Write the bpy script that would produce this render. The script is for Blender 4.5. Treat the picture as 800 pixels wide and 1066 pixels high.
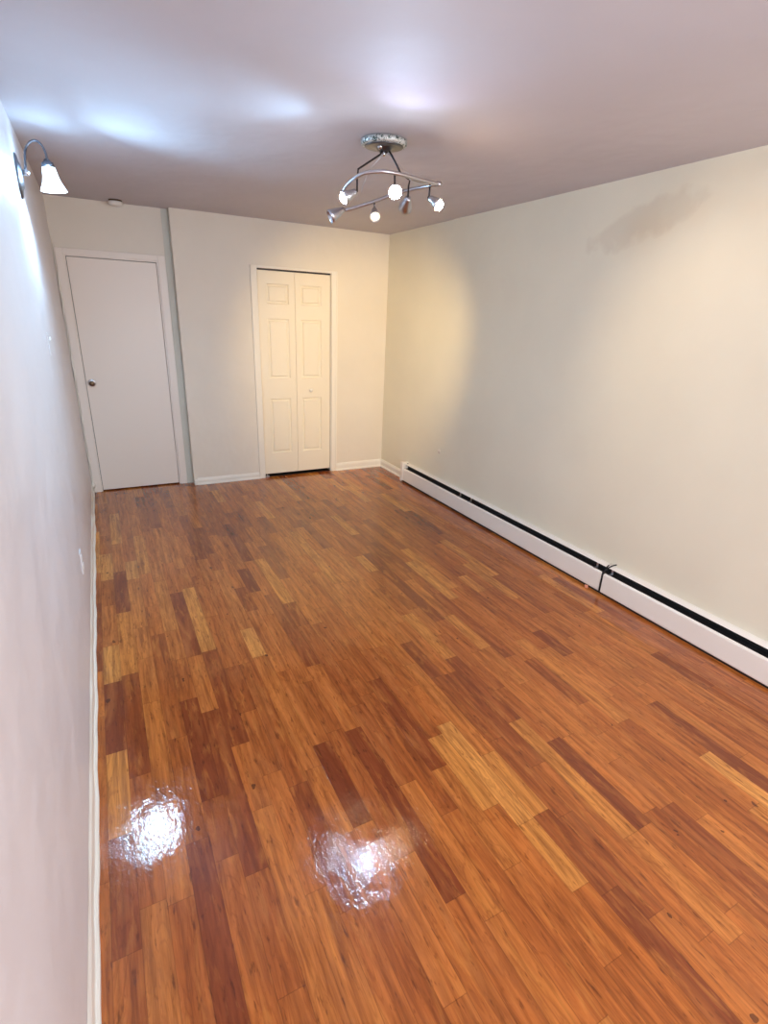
import bpy, bmesh, math, random
from mathutils import Vector, Matrix
random.seed(7)
for o in list(bpy.data.objects): bpy.data.objects.remove(o)
C = bpy.context.scene.collection
SC = bpy.context.scene

# ------------------------------------------------------------------ camera
F_PX = 537.43; YAW, PITCH, ROLL, CAM_H = 0.4978, 0.3605, 0.0416, 1.6623
cy, sy, cp, sp = math.cos(YAW), math.sin(YAW), math.cos(PITCH), math.sin(PITCH)
fwd = Vector((sy*cp, cy*cp, -sp)); rgt = Vector((cy, -sy, 0)); up = rgt.cross(fwd)
c_, s_ = math.cos(ROLL), math.sin(ROLL)
r2 = rgt*c_ + up*s_; u2 = up*c_ - rgt*s_
cam = bpy.data.cameras.new('camera'); camo = bpy.data.objects.new('camera', cam); C.objects.link(camo)
cam.sensor_fit = 'HORIZONTAL'; cam.sensor_width = 36; cam.lens = F_PX/800*36; cam.clip_start = .02
m = Matrix(((r2.x, u2.x, -fwd.x), (r2.y, u2.y, -fwd.y), (r2.z, u2.z, -fwd.z))).to_4x4()
m.translation = (0, 0, CAM_H); camo.matrix_world = m
SC.camera = camo

# ------------------------------------------------------------------ world, fill light, exposure
SC.view_settings.view_transform = 'Standard'; SC.view_settings.look = 'None'
SC.view_settings.gamma = 1; SC.view_settings.use_curve_mapping = False
SC.view_settings.exposure = 0.12
w = bpy.data.worlds.new('sky'); SC.world = w; w.use_nodes = True
w.node_tree.nodes['Background'].inputs[0].default_value = (.85, .9, 1, 1)
w.node_tree.nodes['Background'].inputs[1].default_value = 1.0

XL, XR, YB, YD, H, XJ, YN = -.232, 2.80, 5.279, 5.374, 2.459, .676, -1.3

def area(name, loc, target, sx, sy_, power, col):
    l = bpy.data.lights.new(name, 'AREA'); l.shape = 'RECTANGLE'; l.size = sx; l.size_y = sy_
    l.energy = power; l.color = col
    o = bpy.data.objects.new(name, l); C.objects.link(o); o.location = loc
    o.rotation_euler = (Vector(target)-Vector(loc)).to_track_quat('-Z', 'Y').to_euler()
    return o
# fill light added as daylight from an unseen window behind the photographer
area('window_fill', (1.35, YN+.02, 1.45), (1.35, 3, 1.2), 1.9, 1.3, 64, (.95, .95, 1))

# ------------------------------------------------------------------ materials
def srgb(r, g, b):
    f = lambda c: (c/255/12.92) if c/255 <= .04045 else ((c/255+.055)/1.055)**2.4
    return (f(r), f(g), f(b), 1)
def mat(name, col, rough=.5, metal=0, emit=None, es=0, spec=.5, **kw):
    mt = bpy.data.materials.new(name); mt.use_nodes = True
    b = mt.node_tree.nodes['Principled BSDF']
    b.inputs['Base Color'].default_value = col; b.inputs['Roughness'].default_value = rough
    b.inputs['Metallic'].default_value = metal; b.inputs['Specular IOR Level'].default_value = spec
    if emit: b.inputs['Emission Color'].default_value = emit; b.inputs['Emission Strength'].default_value = es
    for k, v in kw.items(): b.inputs[k.replace('_', ' ')].default_value = v
    return mt
class N:
    """small node-tree builder"""
    def __init__(s, mt): s.t = mt.node_tree; s.b = s.t.nodes['Principled BSDF']
    def new(s, typ, **kw):
        n = s.t.nodes.new(typ)
        for k, v in kw.items(): setattr(n, k, v)
        return n
    def link(s, a, b): s.t.links.new(a, b)
    def put(s, sock, v):
        if isinstance(v, bpy.types.NodeSocket): s.link(v, sock)
        else: sock.default_value = v
    def math(s, op, a, b=0, c=None):
        n = s.new('ShaderNodeMath', operation=op); s.put(n.inputs[0], a); s.put(n.inputs[1], b)
        if c is not None: s.put(n.inputs[2], c)
        return n.outputs[0]
    def mix(s, f, a, b, mode='MIX'):
        n = s.new('ShaderNodeMix', data_type='RGBA', blend_type=mode)
        s.put(n.inputs[0], f); s.put(n.inputs[6], a); s.put(n.inputs[7], b); return n.outputs[2]
    def vec(s, x, y, z):
        n = s.new('ShaderNodeCombineXYZ'); s.put(n.inputs[0], x); s.put(n.inputs[1], y); s.put(n.inputs[2], z); return n.outputs[0]
    def noise(s, v, scale, detail=2, rough=.5, dist=0):
        n = s.new('ShaderNodeTexNoise'); s.put(n.inputs['Vector'], v); n.inputs['Scale'].default_value = scale
        n.inputs['Detail'].default_value = detail; n.inputs['Roughness'].default_value = rough
        n.inputs['Distortion'].default_value = dist; return n.outputs[0]
    def ramp(s, v, stops):
        n = s.new('ShaderNodeValToRGB'); s.put(n.inputs[0], v)
        el = n.color_ramp.elements
        while len(el) < len(stops): el.new(.5)
        for e, (p, c) in zip(el, stops): e.position = p; e.color = c
        return n.outputs[0]
    def rng(s, v, a, b, c, d):
        n = s.new('ShaderNodeMapRange'); s.put(n.inputs[0], v)
        for i, q in enumerate((a, b, c, d)): n.inputs[i+1].default_value = q
        return n.outputs[0]
    def bump(s, h, strength, dist, nrm=None):
        n = s.new('ShaderNodeBump'); s.put(n.inputs['Height'], h); n.inputs['Strength'].default_value = strength
        n.inputs['Distance'].default_value = dist
        if nrm is not None: s.link(nrm, n.inputs['Normal'])
        return n.outputs[0]

def paint(name, col, rough=.55, wav=.3, dark_patch=False):
    mt = mat(name, col, rough); n = N(mt)
    pos = n.new('ShaderNodeNewGeometry').outputs['Position']
    a = n.noise(pos, 2.2, 3); fine = n.noise(pos, 160, 2)
    base = n.mix(n.rng(a, .3, .7, 0, 1), col, tuple(c*.955 for c in col[:3])+(1,))
    if dark_patch:  # slightly darker patch with a lumpy edge, high on the wall
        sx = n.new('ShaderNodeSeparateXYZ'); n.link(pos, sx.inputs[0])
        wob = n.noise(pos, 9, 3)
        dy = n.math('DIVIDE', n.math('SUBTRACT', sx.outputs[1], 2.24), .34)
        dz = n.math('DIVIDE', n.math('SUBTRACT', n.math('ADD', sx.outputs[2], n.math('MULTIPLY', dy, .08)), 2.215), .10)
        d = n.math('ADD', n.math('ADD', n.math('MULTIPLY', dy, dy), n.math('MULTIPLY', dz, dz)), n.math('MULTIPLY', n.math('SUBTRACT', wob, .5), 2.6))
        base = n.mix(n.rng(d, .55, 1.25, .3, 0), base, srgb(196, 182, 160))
    n.link(base, n.b.inputs['Base Color'])
    nb = n.bump(a, wav, .05); nb = n.bump(fine, .08, .002, nb)
    n.link(nb, n.b.inputs['Normal'])
    return mt
M_wall = paint('wall_paint', srgb(233, 226, 213), .5)
M_wallL = paint('wall_paint_left', srgb(226, 222, 224), .38, .5)
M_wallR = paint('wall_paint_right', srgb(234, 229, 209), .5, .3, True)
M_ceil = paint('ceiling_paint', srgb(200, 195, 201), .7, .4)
M_trim = mat('trim_paint', srgb(240, 236, 226), .3)
M_door = mat('door_paint', srgb(240, 232, 223), .35)
M_closet = mat('closet_door_paint', srgb(240, 232, 214), .35)
M_heater = mat('heater_enamel', srgb(243, 238, 230), .3)
M_black = mat('black_shade_and_joint', (.006, .006, .007, 1), .6)  # used for painted shade and for the dark joint strip
M_fin = mat('aluminium_fin', (.03, .03, .032, 1), .5, .3)
M_nickel = mat('brushed_nickel', (.58, .57, .6, 1), .3, 1)
M_satin = mat('dark_satin_nickel', (.16, .17, .2, 1), .35, 1)
M_dark = mat('dark_metal', (.06, .055, .06, 1), .4, .8)
M_chrome = mat('chrome', (.7, .7, .72, 1), .12, 1)
M_patina = mat('worn_canopy_edge', (.5, .56, .53, 1), .45, .4)
n = N(M_patina); ps = n.new('ShaderNodeNewGeometry').outputs['Position']
n.link(n.ramp(n.noise(ps, 70, 4, .7), [(.43, (.04, .08, .07, 1)), (.50, (.68, .72, .71, 1))]), n.b.inputs['Base Color'])
M_white = mat('white_plastic', srgb(236, 234, 230), .4)
M_plate = mat('painted_plate', srgb(228, 226, 228), .35)
M_brass = mat('aged_brass', (.16, .11, .07, 1), .35, .9)
M_scrap = mat('pink_scrap', srgb(235, 160, 130), .6)
def bulb_mat(name, col, s): return mat(name, (.9, .9, .9, 1), .3, emit=col, es=s)
M_cool = bulb_mat('cool_white_bulb', (.72, .86, 1, 1), 220)
M_warm = bulb_mat('warm_bulb', (1, .68, .36, 1), 120)
M_dim = bulb_mat('dim_yellow_bulb', (1, .86, .5, 1), 1.6)
M_off = mat('unlit_lens', (.5, .56, .58, 1), .15)
M_shade = mat('frosted_glass', (.92, .96, 1, 1), .5, emit=(.75, .9, 1, 1), es=1.0, Transmission_Weight=.35)

def floor_mat():
    mt = mat('oak_strip_floor', (.3, .1, .03, 1), .16); n = N(mt)
    pos = n.new('ShaderNodeNewGeometry').outputs['Position']
    sx = n.new('ShaderNodeSeparateXYZ'); n.link(pos, sx.inputs[0]); X, Y = sx.outputs[0], sx.outputs[1]
    W = .075
    u = n.math('DIVIDE', n.math('ADD', X, 10.013), W); i = n.math('FLOOR', u); fu = n.math('FRACT', u)
    def wn(v):
        q = n.new('ShaderNodeTexWhiteNoise', noise_dimensions='3D'); n.link(v, q.inputs['Vector']); return q
    r1 = wn(n.vec(i, 3.3, 0)).outputs['Value']; r2_ = wn(n.vec(i, 7.7, 1)).outputs['Value']
    ln = n.rng(r1, 0, 1, .7, 1.35)
    v = n.math('DIVIDE', n.math('ADD', Y, n.math('MULTIPLY', r2_, 9)), ln)
    v = n.math('ADD', v, 20)
    # every second joint shifted so board lengths vary within a row
    j0 = n.math('FLOOR', v); fv0 = n.math('FRACT', v)
    cut = n.rng(wn(n.vec(i, j0, 5)).outputs['Value'], 0, 1, .3, .75)
    side = n.math('GREATER_THAN', fv0, cut)
    j = n.math('ADD', n.math('MULTIPLY', j0, 2), side)
    dj = n.math('MINIMUM', n.math('ABSOLUTE', n.math('SUBTRACT', fv0, cut)), n.math('MINIMUM', fv0, n.math('SUBTRACT', 1, fv0)))
    dj = n.math('MULTIPLY', dj, ln)
    di = n.math('MULTIPLY', n.math('MINIMUM', fu, n.math('SUBTRACT', 1, fu)), W)
    cell = wn(n.vec(i, j, 0)); rc = cell.outputs['Value']; rcol = cell.outputs['Color']
    sep = n.new('ShaderNodeSeparateColor'); n.link(rcol, sep.inputs[0])
    tone = n.ramp(rc, [(0, srgb(126, 58, 28)), (.10, srgb(146, 74, 34)), (.32, srgb(176, 97, 42)), (.62, srgb(192, 110, 48)), (.84, srgb(200, 120, 54)), (.93, srgb(210, 134, 60)), (1, srgb(224, 152, 76))])
    ox = n.math('MULTIPLY', sep.outputs[1], 40); oy = n.math('MULTIPLY', sep.outputs[2], 40)
    gv = n.vec(n.math('MULTIPLY', n.math('ADD', X, ox), 60), n.math('MULTIPLY', n.math('ADD', Y, oy), 3.2), rc)
    grain = n.noise(gv, 1, 5, .62, .4)
    gv2 = n.vec(n.math('MULTIPLY', n.math('ADD', X, ox), 9), n.math('MULTIPLY', n.math('ADD', Y, oy), 1.3), rc)
    cloud = n.noise(gv2, 1.6, 3, .55, .8)
    # cathedral figure
    rings = n.math('FRACT', n.math('MULTIPLY', cloud, 9))
    rings = n.math('ABSOLUTE', n.math('SUBTRACT', rings, .5))
    col = n.mix(n.rng(grain, .35, .62, .6, 0), tone, srgb(92, 40, 16))
    streak = n.noise(n.vec(n.math('MULTIPLY', n.math('ADD', X, oy), 34), n.math('MULTIPLY', n.math('ADD', Y, ox), 5.5), rc), 1, 4, .6, .6)
    col = n.mix(n.rng(streak, .28, .46, .42, 0), col, srgb(112, 50, 20))
    col = n.mix(n.rng(streak, .54, .72, 0, .38), col, srgb(214, 138, 62))
    col = n.mix(n.rng(rings, 0, .16, .28, 0), col, srgb(100, 44, 18))
    col = n.mix(n.rng(cloud, .5, .75, 0, .35), col, srgb(206, 128, 66))
    col = n.mix(n.rng(cloud, .2, .42, .5, 0), col, srgb(104, 44, 22))
    # knots and dark mineral flecks
    kv = n.new('ShaderNodeTexVoronoi'); kv.inputs['Scale'].default_value = 1
    n.link(n.vec(n.math('MULTIPLY', X, 9), n.math('MULTIPLY', Y, 4.2), 0), kv.inputs['Vector'])
    ksz = n.math('MULTIPLY', n.noise(pos, 26, 2), .34)
    k = n.math('LESS_THAN', kv.outputs['Distance'], n.math('SUBTRACT', ksz, .125))
    col = n.mix(n.math('MULTIPLY', k, .75), col, srgb(60, 26, 14))
    fl = n.noise(n.vec(n.math('MULTIPLY', X, 70), n.math('MULTIPLY', Y, 14), 2), 1, 3, .6)
    col = n.mix(n.rng(fl, .60, .70, 0, .6), col, srgb(70, 30, 14))
    gap = n.math('MAXIMUM', n.rng(di, .0004, .0016, 1, 0), n.rng(dj, .0004, .0018, 1, 0))
    col = n.mix(n.math('MULTIPLY', gap, .38), col, srgb(58, 24, 10))
    n.link(col, n.b.inputs['Base Color'])
    rr = n.rng(n.noise(pos, 5, 3), .3, .7, .055, .13)
    n.link(rr, n.b.inputs['Roughness'])
    tilt = n.math('MULTIPLY', n.math('MULTIPLY', n.math('SUBTRACT', fu, .5), n.math('SUBTRACT', sep.outputs[0], .5)), 1.0)
    nb = n.bump(n.noise(pos, 7, 2), .22, .012)
    nb = n.bump(tilt, .5, .0012, nb)
    nb = n.bump(n.noise(n.vec(n.math('MULTIPLY', X, 75), n.math('MULTIPLY', Y, 50), 0), 1, 3, .6), .38, .0016, nb)
    nb = n.bump(gap, -.5, .0015, nb)
    n.link(nb, n.b.inputs['Normal'])
    n.b.inputs['Specular IOR Level'].default_value = .42
    n.b.inputs['Coat Weight'].default_value = .2; n.b.inputs['Coat Roughness'].default_value = .05
    n.link(nb, n.b.inputs['Coat Normal'])
    return mt
M_floor = floor_mat()

# ------------------------------------------------------------------ mesh helpers
def box(bm, x0, x1, y0, y1, z0, z1, bev=0):
    r = bmesh.ops.create_cube(bm, size=1)
    for v in r['verts']:
        v.co = ((x0+x1)/2+v.co.x*(x1-x0), (y0+y1)/2+v.co.y*(y1-y0), (z0+z1)/2+v.co.z*(z1-z0))
    if bev:
        es = list({e for v in r['verts'] for e in v.link_edges})
        bmesh.ops.bevel(bm, geom=es, offset=bev, segments=2, affect='EDGES', profile=.5)
def obj(name, bm, mt, parent=None, smooth=False):
    bmesh.ops.recalc_face_normals(bm, faces=bm.faces)
    me = bpy.data.meshes.new(name); bm.to_mesh(me); bm.free(); me.materials.append(mt)
    if smooth:
        for p in me.polygons: p.use_smooth = True
    o = bpy.data.objects.new(name, me); C.objects.link(o)
    if parent is not None:
        o.parent = parent; o.matrix_parent_inverse = parent_inv(parent)
    return o
def parent_inv(p):
    # every mesh here is modelled in world space; chain the inverse
    mtx = Matrix.Identity(4); q = p
    chain = []
    while q is not None: chain.append(q); q = q.parent
    for q in reversed(chain): mtx = mtx @ (q.matrix_parent_inverse if q.parent else Matrix.Identity(4)) @ Matrix.LocRotScale(q.location, q.rotation_euler, q.scale)
    return mtx.inverted()
def sobj(name, bm, mt, parent=None, label=None):
    o = obj(name, bm, mt, parent)
    if parent is None: o['kind'] = 'structure'
    if label: o['label'] = label
    return o
def empty(name, loc, label=None, cat=None, group=None, kind=None):
    o = bpy.data.objects.new(name, None); C.objects.link(o); o.location = loc; o.empty_display_size = .1
    if label: o['label'] = label
    if cat: o['category'] = cat
    if group: o['group'] = group
    if kind: o['kind'] = kind
    return o
def frame(d, hint=Vector((0, 0, 1))):
    d = Vector(d).normalized()
    a = d.cross(hint)
    if a.length < 1e-4: a = d.cross(Vector((1, 0, 0)))
    a.normalize(); return a, d.cross(a).normalized(), d
def catmull(pts, k=8):
    P = [Vector(p) for p in pts]; P = [P[0]*2-P[1]] + P + [P[-1]*2-P[-2]]; out = []
    for i in range(1, len(P)-2):
        a, b, c, d = P[i-1:i+3]
        for s in range(k):
            t = s/k
            out.append(.5*((2*b)+(-a+c)*t+(2*a-5*b+4*c-d)*t*t+(-a+3*b-3*c+d)*t**3))
    out.append(P[-2]); return out
def tube(bm, pts, r, seg=12, cap=True):
    """round tube along points; r is a number or one radius per point"""
    pts = [Vector(p) for p in pts]; rings = []
    prev = None
    for i, p in enumerate(pts):
        d = (pts[min(i+1, len(pts)-1)]-pts[max(i-1, 0)])
        if prev is None: a, b, _ = frame(d)
        else:
            d.normalize(); a = (prev - d*prev.dot(d)).normalized(); b = d.cross(a)
        prev = a; rr = r[i] if isinstance(r, (list, tuple)) else r
        rings.append([bm.verts.new(p+(a*math.cos(2*math.pi*k/seg)+b*math.sin(2*math.pi*k/seg))*rr) for k in range(seg)])
    for A, B in zip(rings, rings[1:]):
        for k in range(seg): bm.faces.new((A[k], A[(k+1) % seg], B[(k+1) % seg], B[k]))
    if cap:
        bm.faces.new(rings[0]); bm.faces.new(rings[-1][::-1])
def lathe(bm, origin, axis, prof, seg=28, squash=1):
    """prof: list of (distance along axis, radius); closed at ends where radius is 0"""
    a, b, d = frame(axis); o = Vector(origin); rings = []
    for t, r in prof:
        if r < 1e-6: rings.append([bm.verts.new(o+d*t)])
        else: rings.append([bm.verts.new(o+d*t+(a*math.cos(2*math.pi*k/seg)*squash+b*math.sin(2*math.pi*k/seg))*r) for k in range(seg)])
    for A, B in zip(rings, rings[1:]):
        for k in range(seg):
            k2 = (k+1) % seg
            if len(A) == 1 and len(B) == 1: continue
            if len(A) == 1: bm.faces.new((A[0], B[k2], B[k]))
            elif len(B) == 1: bm.faces.new((A[k], A[k2], B[0]))
            else: bm.faces.new((A[k], A[k2], B[k2], B[k]))
def sphere(bm, c, r, seg=20, sc=(1, 1, 1)):
    q = bmesh.ops.create_uvsphere(bm, u_segments=seg, v_segments=seg//2, radius=r)
    for v in q['verts']: v.co = Vector(c)+Vector((v.co.x*sc[0], v.co.y*sc[1], v.co.z*sc[2]))
def prism(bm, prof, axis, a0, a1):
    """extrude a closed outline; prof in the plane across the axis"""
    def pt(u, v, t): return (u, t, v) if axis == 'y' else (t, u, v)
    A = [bm.verts.new(pt(u, v, a0)) for u, v in prof]; B = [bm.verts.new(pt(u, v, a1)) for u, v in prof]
    k = len(prof); bm.faces.new(A); bm.faces.new(B[::-1])
    for i in range(k): bm.faces.new((A[i], B[i], B[(i+1) % k], A[(i+1) % k]))
BM = bmesh.new

# ------------------------------------------------------------------ room shell
b = BM(); box(b, XL-.15, XR+.15, YN-.15, YD+.9, -.12, 0); sobj('floor', b, M_floor)
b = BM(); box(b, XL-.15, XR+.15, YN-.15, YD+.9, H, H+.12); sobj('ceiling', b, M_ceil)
b = BM(); box(b, XL-.14, XL, YN-.15, YD+.14, 0, H); sobj('wall_left', b, M_wallL)
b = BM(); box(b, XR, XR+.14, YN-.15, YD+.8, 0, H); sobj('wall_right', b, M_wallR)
DX0, DX1, DZ = -.158, .556, 2.045          # flush door opening
CX0, CX1, CZ = 1.400, 2.157, 2.050         # closet opening
b = BM()
box(b, XL, DX0, YD, YD+.12, 0, H); box(b, DX1, XJ+.004, YD, YD+.12, 0, H); box(b, DX0, DX1, YD, YD+.12, DZ, H)
box(b, XJ, CX0, YB, YB+.12, 0, H); box(b, CX1, XR, YB, YB+.12, 0, H); box(b, CX0, CX1, YB, YB+.12, CZ, H)
sobj('wall_back', b, M_wall)
b = BM()   # walls of the closet and of the passage behind the doors
box(b, XJ+.004, XR, YB+.70, YB+.78, 0, H); box(b, XJ+.004, XJ+.08, YB+.12, YB+.70, 0, H)
sobj('wall_closet', b, M_wall)
# near wall behind the photographer; its window is added to carry the fill
WX0, WX1, WZ0, WZ1 = .4, 2.3, .8, 2.1
b = BM()
box(b, XL, WX0, YN-.14, YN, 0, H); box(b, WX1, XR, YN-.14, YN, 0, H)
box(b, WX0, WX1, YN-.14, YN, 0, WZ0); box(b, WX0, WX1, YN-.14, YN, WZ1, H)
sobj('wall_near', b, M_wall)
wn_ = empty('fill_window', (1.35, YN-.07, WZ0), kind='structure')
b = BM()
for x in (WX0, 1.35-.025, WX1-.05): box(b, x, x+.05, YN-.10, YN-.05, WZ0, WZ1)
for z in (WZ0, 1.43, WZ1-.05): box(b, WX0+.05, 1.325, YN-.10, YN-.05, z, z+.05); box(b, 1.375, WX1-.05, YN-.10, YN-.05, z, z+.05)
obj('added_window_frame', b, M_trim, wn_)
b = BM(); box(b, WX0-.04, WX1+.04, YN+.001, YN+.05, WZ0-.03, WZ0, .004); obj('added_window_sill', b, M_trim, wn_)

# ------------------------------------------------------------------ baseboards
def bb_prof(h, t, s=1):   # across-wall outline, s = direction into the room
    return [(0, 0), (s*(t+.010), 0), (s*(t+.009), .010), (s*(t+.003), .018), (s*t, .020), (s*t, h-.022), (s*(t-.003), h-.014), (s*(t-.007), h-.004), (s*(t-.010), h), (0, h)]
b = BM()   # left: slightly wavy where old paint has built up
prof = bb_prof(.100, .007); rings = []
yy = [YN + (YD-.002-YN)*k/90 for k in range(91)]
for y in yy:
    wv = .0018*math.sin(y*9.1)+.0014*math.sin(y*23+1) + (.003*math.exp(-((y-4.35)/.12)**2)) - (.004*math.exp(-((y-4.9)/.18)**2))
    rings.append([b.verts.new((XL+u+(wv if u > .003 else 0), y, z)) for u, z in prof])
for A, B_ in zip(rings, rings[1:]):
    for k in range(len(prof)): b.faces.new((A[k], B_[k], B_[(k+1) % len(prof)], A[(k+1) % len(prof)]))
b.faces.new(rings[0]); b.faces.new(rings[-1][::-1])
sobj('baseboard_left', b, M_trim)
b = BM(); prism(b, [(XR+u, z) for u, z in bb_prof(.085, .014, -1)], 'y', 4.66, YB); sobj('baseboard_right', b, M_trim)
b = BM(); pr = [(YB+u, z) for u, z in bb_prof(.068, .012, -1)]
prism(b, pr, 'x', XJ+.03, CX0-.062); prism(b, [(YB+u, z) for u, z in bb_prof(.085, .014, -1)], 'x', CX1+.062, XR-.013)
box(b, XJ, XJ+.03, YB-.018, YB, 0, .05, .003)
sobj('baseboard_back', b, M_trim)

# ------------------------------------------------------------------ casings
def casing(b, x0, x1, ztop, y, wl, wr, wt, t=.014):
    for (a, c) in ((x0-wl, x0), (x1, x1+wr)):
        box(b, a, c, y-t, y, 0, ztop+wt, .003)
    box(b, x0, x1, y-t, y, ztop, ztop+wt, .003)
b = BM(); casing(b, DX0, DX1, DZ, YD, .058, .062, .045)
M_strip = mat('grey_green_paint', srgb(206, 206, 195), .5)
b_ = BM(); box(b_, DX1+.064, XJ-.001, YD-.004, YD, 0, H-.001); sobj('trim_3', b_, M_strip)
tr1 = sobj('trim_1', b, M_door)
b = BM()   # jambs
box(b, DX0, DX0+.012, YD, YD+.12, 0, DZ); box(b, DX1-.012, DX1, YD, YD+.12, 0, DZ); box(b, DX0+.012, DX1-.012, YD, YD+.12, DZ-.012, DZ)
obj('door_jamb', b, M_door, tr1)
b = BM()   # corner seam filled with lumpy caulk
pts = []; rad = []
for k in range(75):
    z = .05+k*.0285
    rr = .0022+.0012*math.sin(k*1.7)
    for zc, a in ((.07, .011), (.32, .006), (.55, .005), (.68, .006), (1.08, .006), (1.15, .005), (1.21, .005)):
        rr += 1.9*a*math.exp(-((z-zc)/.026)**2)
    if 1.58 < z < 1.85: rr += .005
    pts.append((XL+.012+.003*math.sin(k*.9), YD-.016, z)); rad.append(rr)
tube(b, pts, rad, 8); obj('caulk_seam', b, M_trim, tr1, True)['label'] = 'lumpy white caulk seam'
b = BM(); casing(b, CX0, CX1, CZ, YB, .062, .062, .022, .016); box(b, CX0-.062, CX0-.046, YB-.022, YB-.016, .0, CZ+.02, .002); box(b, CX1+.046, CX1+.062, YB-.022, YB-.016, 0, CZ+.02, .002)
tr2 = sobj('trim_2', b, M_trim)
b = BM(); box(b, CX0, CX0+.004, YB, YB+.12, 0, CZ); box(b, CX1-.004, CX1, YB, YB+.12, 0, CZ)
obj('door_jamb', b, M_trim, tr2)

# ------------------------------------------------------------------ flush door
d1 = empty('door_1', ((DX0+DX1)/2, YD, 0), kind='structure'); d1['label'] = 'plain white flush door at the left end of the back wall'
b = BM(); box(b, DX0+.016, DX1-.016, YD+.006, YD+.044, .012, DZ-.017, .002); obj('door_panel', b, M_door, d1)
b = BM(); box(b, DX0+.001, DX1-.001, YD+.046, YD+.06, .0005, DZ-.013); obj('dark_gap_backing', b, M_dark, d1)  # added dark sheet; its colour supplies the shade in the door's gap
b = BM(); lathe(b, (-.097, YD+.006, 1.012), (0, -1, 0), [(0, 0), (0, .032), (.004, .032), (.007, .027), (.007, 0)]); ro = obj('knob_rosette', b, M_nickel, d1, True)
b = BM(); lathe(b, (-.097, YD, 1.012), (0, -1, 0), [(0, 0), (0, .010), (.018, .010), (.026, .019), (.040, .023), (.048, .019), (.051, .010), (.051, 0)]); kb = obj('door_knob', b, M_brass, d1, True); kb['label'] = 'dark aged brass knob'
b = BM()
for z in (.28, 1.75): tube(b, [(DX1-.012, YD-.002, z-.045), (DX1-.012, YD-.002, z+.045)], .005, 8)
obj('hinge', b, M_door, d1)

# ------------------------------------------------------------------ bifold closet door
d2 = empty('door_2', ((CX0+CX1)/2, YB, 0), kind='structure'); d2['label'] = 'cream bifold closet door with raised panels in the back wall'
def leaf(x0, x1, px0, px1, y, parent):
    z0, z1 = .035, 2.034
    rows = [(.258, .832), (1.035, 1.605), (1.742, 1.922)]
    xs = [x0, px0, px1, x1]; zs = [z0] + [q for r in rows for q in r] + [z1]
    b = BM(); V = [[b.verts.new((x, y, z)) for z in zs] for x in xs]; pf = []
    for i in range(3):
        for j in range(len(zs)-1):
            f = b.faces.new((V[i][j], V[i+1][j], V[i+1][j+1], V[i][j+1]))
            if i == 1 and j % 2 == 1: pf.append(f)
    b.normal_update()
    for f in pf:      # moulded recess, then a raised field
        for th, dp in ((.005, .010), (.009, .004), (.012, 0), (.014, -.012)):
            bmesh.ops.inset_region(b, faces=[f], thickness=th, depth=0)
            for v in f.verts: v.co.y += dp
    # back and edges
    B4 = [b.verts.new((x, y+.03, z)) for x, z in ((x0, z0), (x1, z0), (x1, z1), (x0, z1))]
    b.faces.new(B4)
    cols = [V[0][0], V[3][0], V[3][-1], V[0][-1]]
    bot = [V[i][0] for i in range(4)]; top = [V[i][-1] for i in range(4)]
    b.faces.new(bot + [B4[1], B4[0]]); b.faces.new(top[::-1] + [B4[3], B4[2]][::1])
    b.faces.new([v for v in V[0]] + [B4[3], B4[0]]); b.faces.new([v for v in V[3]] + [B4[2], B4[1]])
    return obj('door_leaf', b, M_closet, parent)
mid = (CX0+CX1)/2 - .003
l1 = leaf(CX0+.008, mid-.0015, 1.492, 1.712, YB+.012, d2)
l2 = leaf(mid+.0015, CX1-.010, 1.834, 2.050, YB+.012, d2)
b = BM(); lathe(b, (1.924, YB+.012, .910), (0, -1, 0), [(0, 0), (0, .009), (.012, .008), (.018, .016), (.026, .018), (.032, .013), (.034, 0)]); obj('knob', b, M_white, l2, True)
b = BM(); box(b, CX0+.004, CX1-.004, YB+.018, YB+.05, CZ-.012, CZ); obj('track', b, M_dark, d2)
b = BM(); box(b, CX0+.004, CX1-.004, YB+.016, YB+.10, .0005, .004); obj('gap_shade', b, M_black, d2)  # black strip painting in the shade of the gap under the leaves
b = BM(); box(b, CX0+.012, CX0+.05, YB+.01, YB+.04, 0.001, .012, .002); tube(b, [(CX0+.03, YB+.026, .01), (CX0+.03, YB+.026, .04)], .005, 8); obj('pivot_bracket', b, M_nickel, d2)

# ------------------------------------------------------------------ baseboard heater
ht = empty('baseboard_heater', (XR-.035, 2.0, 0), 'long white hydronic baseboard heater along the right wall with a dark slot on top', 'heater')
HY0, HY1, JY = -.9, 4.63, 1.985
b = BM()   # back plate with its sloping hood
prism(b, [(XR-.001, .028), (XR-.001, .202), (XR-.022, .201), (XR-.040, .190), (XR-.041, .186), (XR-.022, .196), (XR-.005, .197), (XR-.005, .028)], 'y', HY0, JY-.006)
prism(b, [(XR-.001, .028), (XR-.001, .202), (XR-.022, .201), (XR-.040, .190), (XR-.041, .186), (XR-.022, .196), (XR-.005, .197), (XR-.005, .028)], 'y', JY+.006, HY1)
obj('back_panel', b, M_heater, ht)
def front(y0, y1, dx=0):
    b = BM()
    prism(b, [(XR-.070+dx, .016), (XR-.074+dx, .022), (XR-.074+dx, .142), (XR-.070+dx, .148), (XR-.060+dx, .152), (XR-.060+dx, .149), (XR-.069+dx, .145), (XR-.071+dx, .140), (XR-.071+dx, .024), (XR-.058+dx, .020), (XR-.058+dx, .016)], 'y', y0, y1)
    return obj('front_panel', b, M_heater, ht)
front(HY0, JY-.012, -.002); front(JY+.006, HY1)
b = BM(); box(b, XR-.052, XR-.006, HY0+.02, HY1-.02, .140, .150)
for k in range(0, 100):
    y = HY0+.05+k*.054
    if y < HY1-.05: box(b, XR-.054, XR-.008, y, y+.004, .05, .152)
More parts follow.
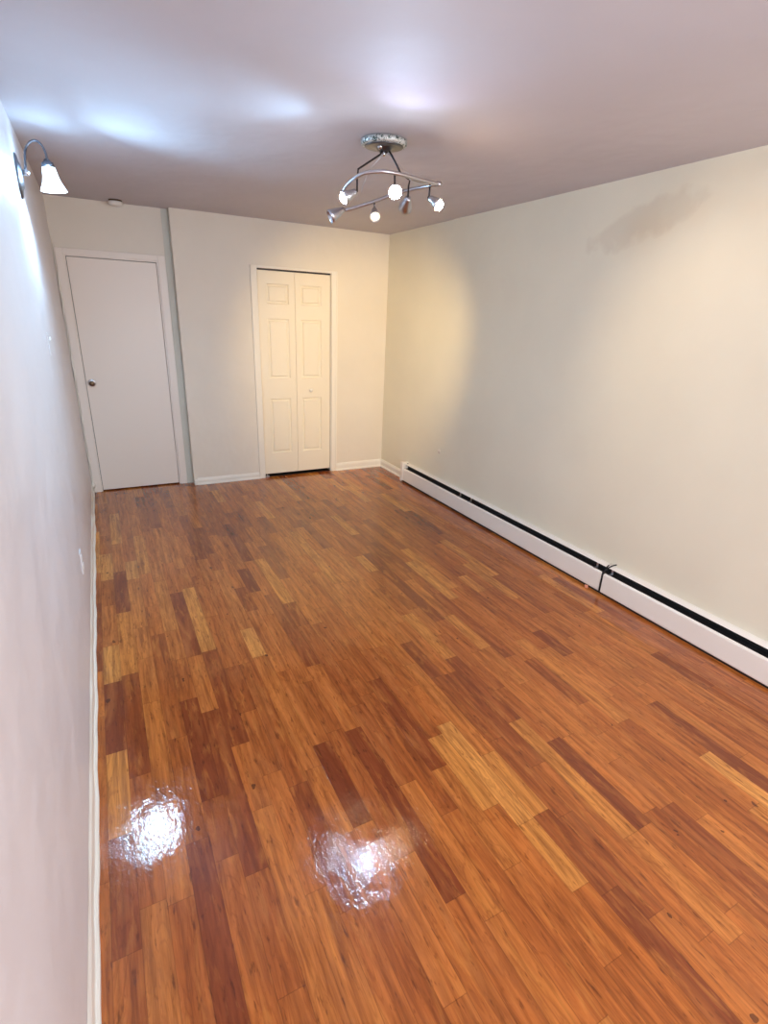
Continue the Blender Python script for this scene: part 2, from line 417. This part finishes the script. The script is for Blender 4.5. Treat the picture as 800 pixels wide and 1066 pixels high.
box(b, XR-.012, XR-.006, HY0, HY1, .03, .19); box(b, XR-.066, XR-.012, HY0, HY1, .0008, .013)  # last box is added black, standing for shade under the front panel
obj('element_and_shade', b, M_black, ht)  # fins coloured black to paint in the shade inside the slot
for y in (3.62, 3.46, JY+.07, JY-.05, .6):
    b = BM(); box(b, XR-.066, XR-.030, y, y+.012, .150, .156); box(b, XR-.038, XR-.034, y, y+.012, .156, .187); obj('bracket', b, M_nickel, ht)
b = BM(); box(b, XR-.080, XR-.0005, HY1-.002, HY1+.050, .012, .212, .006); ec = obj('end_cap', b, M_heater, ht)
b = BM(); box(b, XR-.082, XR-.066, HY1+.022, HY1+.048, .0005, .03, .003); obj('foot', b, M_heater, ec)
b = BM(); sphere(b, (XR-.03, HY1-.025, .2035), .005); obj('screw', b, M_dark, ht)
b = BM(); tube(b, [(XR-.072, JY, .02), (XR-.073, JY-.002, .09), (XR-.068, JY-.004, .155), (XR-.045, JY-.006, .18), (XR-.030, JY-.03, .208), (XR-.018, JY-.05, .222)], .0045, 6)
box(b, XR-.069, XR-.064, JY-.014, JY+.008, .02, .155); obj('joint_strip', b, M_black, ht)['label'] = 'dark bent strip at the joint between two panels'
b = BM(); v = [(XR-.095, 2.08, .001), (XR-.075, 2.10, .001), (XR-.072, 2.075, .001), (XR-.088, 2.06, .001)]
bot = [b.verts.new(p) for p in v]; top = [b.verts.new((x*1, y, .016 - (.006 if i % 2 else 0))) for i, (x, y, z) in enumerate(v)]
b.faces.new(bot[::-1]); b.faces.new(top)
for i in range(4): b.faces.new((bot[i], bot[(i+1) % 4], top[(i+1) % 4], top[i]))
o = obj('paper_scrap', b, M_scrap); o['label'] = 'tiny pink crumpled scrap on the floor beneath the heater joint'; o['category'] = 'scrap'

# ------------------------------------------------------------------ switch and outlet on the left wall (painted over)
t = empty('light_switch', (XL, 3.33, 1.465), 'painted-over light switch plate high on the left wall', 'light switch')
b = BM(); box(b, XL, XL+.004, 3.295, 3.365, 1.405, 1.52, .002); obj('cover_plate', b, M_plate, t)
b = BM(); box(b, XL+.006, XL+.016, 3.325, 3.335, 1.480, 1.497, .002); obj('toggle', b, M_white, t)
t = empty('wall_outlet', (XL, 2.88, .4), 'painted-over wall outlet low on the left wall above the baseboard', 'outlet')
b = BM(); box(b, XL, XL+.006, 2.845, 2.915, .345, .46, .002); obj('cover_plate', b, M_plate, t)
for z in (.375, .425):
    b = BM(); box(b, XL+.006, XL+.009, 2.862, 2.898, z-.014, z+.014, .001); obj('socket', b, M_white, t)
b = BM(); lathe(b, (XR, 4.08, .46), (-1, 0, 0), [(0, 0), (0, .022), (.004, .020), (.005, 0)]); o = obj('wall_plug', b, M_wall, None, True)
o['label'] = 'small round painted blank plate on the right wall above the far end of the heater'; o['category'] = 'wall plate'

# ------------------------------------------------------------------ smoke detector
t = empty('smoke_detector', (.27, 5.24, H), 'small round white smoke detector on the ceiling above the flush door', 'smoke detector')
b = BM(); lathe(b, (.27, 5.24, H), (0, 0, -1), [(0, 0), (0, .050), (.012, .050), (.012, 0)]); obj('mounting_base', b, M_brass, t, True)
b = BM(); lathe(b, (.27, 5.24, H-.012), (0, 0, -1), [(0, 0), (0, .052), (.008, .055), (.022, .050), (.030, .036), (.032, 0)]); obj('cover', b, M_white, t, True)

# ------------------------------------------------------------------ wall sconce
def spot(name, loc, direction, power, col, angle=100, blend=.8, radius=.02, parent=None):
    l = bpy.data.lights.new(name, 'SPOT'); l.energy = power; l.color = col; l.spot_size = math.radians(angle); l.spot_blend = blend; l.shadow_soft_size = radius
    o = bpy.data.objects.new(name, l); C.objects.link(o); o.location = loc
    o.rotation_euler = Vector(direction).to_track_quat('-Z', 'Y').to_euler()
    if parent is not None: o.parent = parent; o.matrix_parent_inverse = parent_inv(parent)
    return o
def point(name, loc, power, col, radius=.02, parent=None):
    l = bpy.data.lights.new(name, 'POINT'); l.energy = power; l.color = col; l.shadow_soft_size = radius
    o = bpy.data.objects.new(name, l); C.objects.link(o); o.location = loc
    if parent is not None: o.parent = parent; o.matrix_parent_inverse = parent_inv(parent)
    return o
COOL = (.40, .70, 1); WARM = (1, .71, .33)
sc = empty('wall_sconce', (XL, 3.33, 2.2), 'nickel gooseneck wall sconce with a bell-shaped frosted glass shade on the left wall', 'wall lamp')
b = BM(); lathe(b, (XL, 3.31, 2.215), (1, 0, 0), [(0, 0), (0, .095), (.005, .095), (.010, .085), (.014, .06), (.020, .045), (.022, 0)], squash=.55); obj('back_plate', b, M_satin, sc, True)
b = BM(); lathe(b, (XL+.02, 3.32, 2.235), (1, 0, 0), [(0, 0), (0, .012), (.014, .012), (.022, .014), (.028, .009), (.032, 0)]); obj('finial', b, M_nickel, sc, True)
b = BM(); arm = catmull([(-.208, 3.33, 2.235), (-.197, 3.345, 2.262), (-.192, 3.38, 2.320), (-.184, 3.40, 2.352), (-.165, 3.40, 2.378), (-.140, 3.40, 2.390), (-.118, 3.40, 2.376), (-.106, 3.40, 2.345), (-.104, 3.40, 2.312)])
tube(b, arm, .0052, 10); obj('gooseneck_arm', b, M_satin, sc, True)
ax = Vector((.08, 0, -1)).normalized(); top = Vector((-.106, 3.40, 2.318))
b = BM(); lathe(b, top, ax, [(0, 0), (.0, .012), (.010, .016), (.014, .026), (.034, .030), (.036, 0)]); obj('socket_cap', b, M_satin, sc, True)
b = BM(); st = top+ax*.030
lathe(b, st, ax, [(0, .014), (0, .028), (.020, .031), (.045, .035), (.070, .043), (.090, .053), (.105, .060), (.1045, .057), (.088, .050), (.069, .040), (.044, .032), (.020, .028), (.004, .024), (.004, .014)]); sh = obj('glass_shade', b, M_shade, sc, True)
sh.visible_shadow = True
b = BM(); sphere(b, st+ax*.070, .024, 20, (1, 1, 1.25)); lathe(b, st+ax*.002, ax, [(0, 0), (0, .013), (.045, .013), (.045, 0)]); obj('bulb', b, M_cool, sc, True)
bp = st+ax*.125
spot('bulb_light', bp, (.12, -.05, -1), 24, COOL, 165, .6, .03, sc)
point('shade_glow', st+ax*.05+Vector((.0, -.075, 0)), 2.2, COOL, .04, sc)
spot('shade_light', st+ax*.14+Vector((.075, -.02, 0)), (1, -.55, .04), 27, COOL, 135, 1, .04, sc)
spot('shade_light', st+ax*.06+Vector((.02, -.07, 0)), (.05, -1, -.65), 10, COOL, 120, 1, .04, sc)

# ------------------------------------------------------------------ ceiling spotlight fixture
fx = empty('ceiling_light_fixture', (1.345, 2.63, H), 'brushed nickel ceiling fixture with curved bars and six adjustable spotlight heads', 'ceiling lamp')
tl = Vector((.02, .03, -1)).normalized(); cc = Vector((1.345, 2.63, H-.001))
b = BM(); lathe(b, cc, tl, [(0, 0), (0, .108), (.010, .112), (.022, .110), (.026, .102), (.024, 0)], 40); cn = obj('canopy', b, M_patina, fx, True)
b = BM(); lathe(b, cc+tl*.0262, tl, [(0, 0), (0, .094), (.004, .092), (.004, .070), (.006, .040), (.020, .030), (.024, 0)], 40); obj('canopy_plate', b, M_satin, cn, True)
b = BM(); sphere(b, cc+Vector((-.030, -.02, -.034)), .013); obj('cap_nut', b, M_chrome, cn, True)
b = BM(); lathe(b, cc+tl*.03, tl, [(0, 0), (0, .026), (.014, .024), (.022, .018), (.026, 0)]); obj('hub', b, M_dark, cn, True)
b = BM(); sphere(b, cc+tl*.058+Vector((-.004, -.01, 0)), .011); obj('cap_nut', b, M_chrome, cn, True)
def rod(pts, r=.0045, mt=None, name='suspension_rod'):
    b = BM(); tube(b, pts, r, 10); return obj(name, b, mt or M_dark, fx, True)
rod([(1.338, 2.62, 2.425), (1.322, 2.62, 2.394), (1.188, 2.58, 2.308), (1.179, 2.57, 2.259), (1.180, 2.57, 2.212)])
rod([(1.360, 2.62, 2.425), (1.374, 2.60, 2.394), (1.387, 2.52, 2.304), (1.43, 2.51, 2.285), (1.447, 2.55, 2.268), (1.447, 2.55, 2.222)])
rod([(1.350, 2.62, 2.41), (1.30, 2.70, 2.34), (1.27, 2.77, 2.20)], .0013, M_nickel, 'wire')
rod([(1.365, 2.63, 2.41), (1.45, 2.60, 2.34), (1.54, 2.53, 2.295)], .0013, M_nickel, 'wire')
A = [(1.128, 2.63, 2.208), (1.135, 2.58, 2.239), (1.161, 2.5, 2.267), (1.2, 2.46, 2.276), (1.248, 2.43, 2.279), (1.317, 2.42, 2.278), (1.4, 2.43, 2.276), (1.492, 2.45, 2.276), (1.57, 2.47, 2.28)]
Bb = [(1.257, 2.88, 2.186), (1.306, 2.84, 2.201), (1.395, 2.76, 2.234), (1.452, 2.7, 2.258), (1.507, 2.64, 2.274), (1.544, 2.58, 2.280), (1.572, 2.49, 2.280)]
A2 = [(1.39, 2.44, 2.270), (1.45, 2.475, 2.272), (1.51, 2.505, 2.278), (1.565, 2.50, 2.280)]
b = BM(); tube(b, catmull(A), .0085); sphere(b, A[0], .0085, 12); obj('curved_bar', b, M_nickel, fx, True)
b = BM(); tube(b, catmull(Bb), .0085); obj('curved_bar', b, M_nickel, fx, True)
b = BM(); tube(b, catmull(A2), .005); obj('curved_bar', b, M_nickel, fx, True)
b = BM(); lathe(b, (1.560, 2.467, 2.2785), (1, .25, .05), [(0, 0), (0, .012), (.022, .012), (.026, .008), (.026, 0)]); obj('bar_end_cap', b, M_nickel, fx, True)
def head(origin, aim, lens, stem=None, light=None, L=.070, R1=.031, protr=0.0, body=None):
    o = Vector(origin); a = Vector(aim).normalized()
    b = BM(); lathe(b, o, a, [(0, 0), (0, .012), (.006, .016), (.022, .017), (.030, .021), (L*.8, R1*.92), (L, R1), (L, R1-.003), (L*.8, R1*.85), (.030, .015), (.030, 0)])
    h = obj('lamp_head', b, body or M_nickel, fx, True)
    if stem:
        b = BM(); tube(b, stem, .0042, 8); sphere(b, stem[-1], .0075, 10); obj('stem', b, M_dark, h, True)
    b = BM(); q = L*.45
    lathe(b, o+a*.028, a, [(0, 0), (0, .010), (q*.5, R1*.60), (q, R1*.78), (q+.004+protr, R1*.6), (q+.007+protr*1.3, 0)]); obj('bulb', b, lens, h, True)
    if light:
        P_, col, ang = light
        spot('bulb_light', o+a*(L+.012+protr), a, P_, col, ang, .9, .022, h)
    return h
head((1.172, 2.568, 2.212), (-1.3, .12, -.72), M_cool, None, (62, COOL, 122), protr=.016)
head((1.250, 2.884, 2.190), (-.80, .15, -.45), M_off, None, None, L=.088, R1=.036)
head((1.378, 2.780, 2.190), (-.22, -.62, -.62), M_dim, [(1.377, 2.78, 2.232), (1.378, 2.78, 2.192)], (.8, WARM, 120), L=.062, R1=.030)
head((1.311, 2.440, 2.222), (-.38, -.82, -.42), M_cool, [(1.300, 2.424, 2.274), (1.311, 2.44, 2.226)], (20, COOL, 135), L=.06, protr=.016)
head((1.449, 2.552, 2.218), (.38, 1.0, -.40), M_warm, None, (170, WARM, 64), L=.092, R1=.034)
head((1.516, 2.462, 2.212), (.55, -.66, -.55), M_warm, [(1.516, 2.462, 2.276), (1.514, 2.462, 2.214)], (26, (1, .74, .46), 118), L=.058, protr=.016)
# stray light thrown up onto the ceiling by the two cool bulbs
spot('bulb_light', (1.06, 2.47, 2.23), (-.9, .12, .34), 6.5, COOL, 88, 1, .02, fx)
spot('bulb_light', (1.27, 2.34, 2.25), (-.22, -.85, .32), 4.4, (.62, .67, 1), 100, 1, .02, fx)
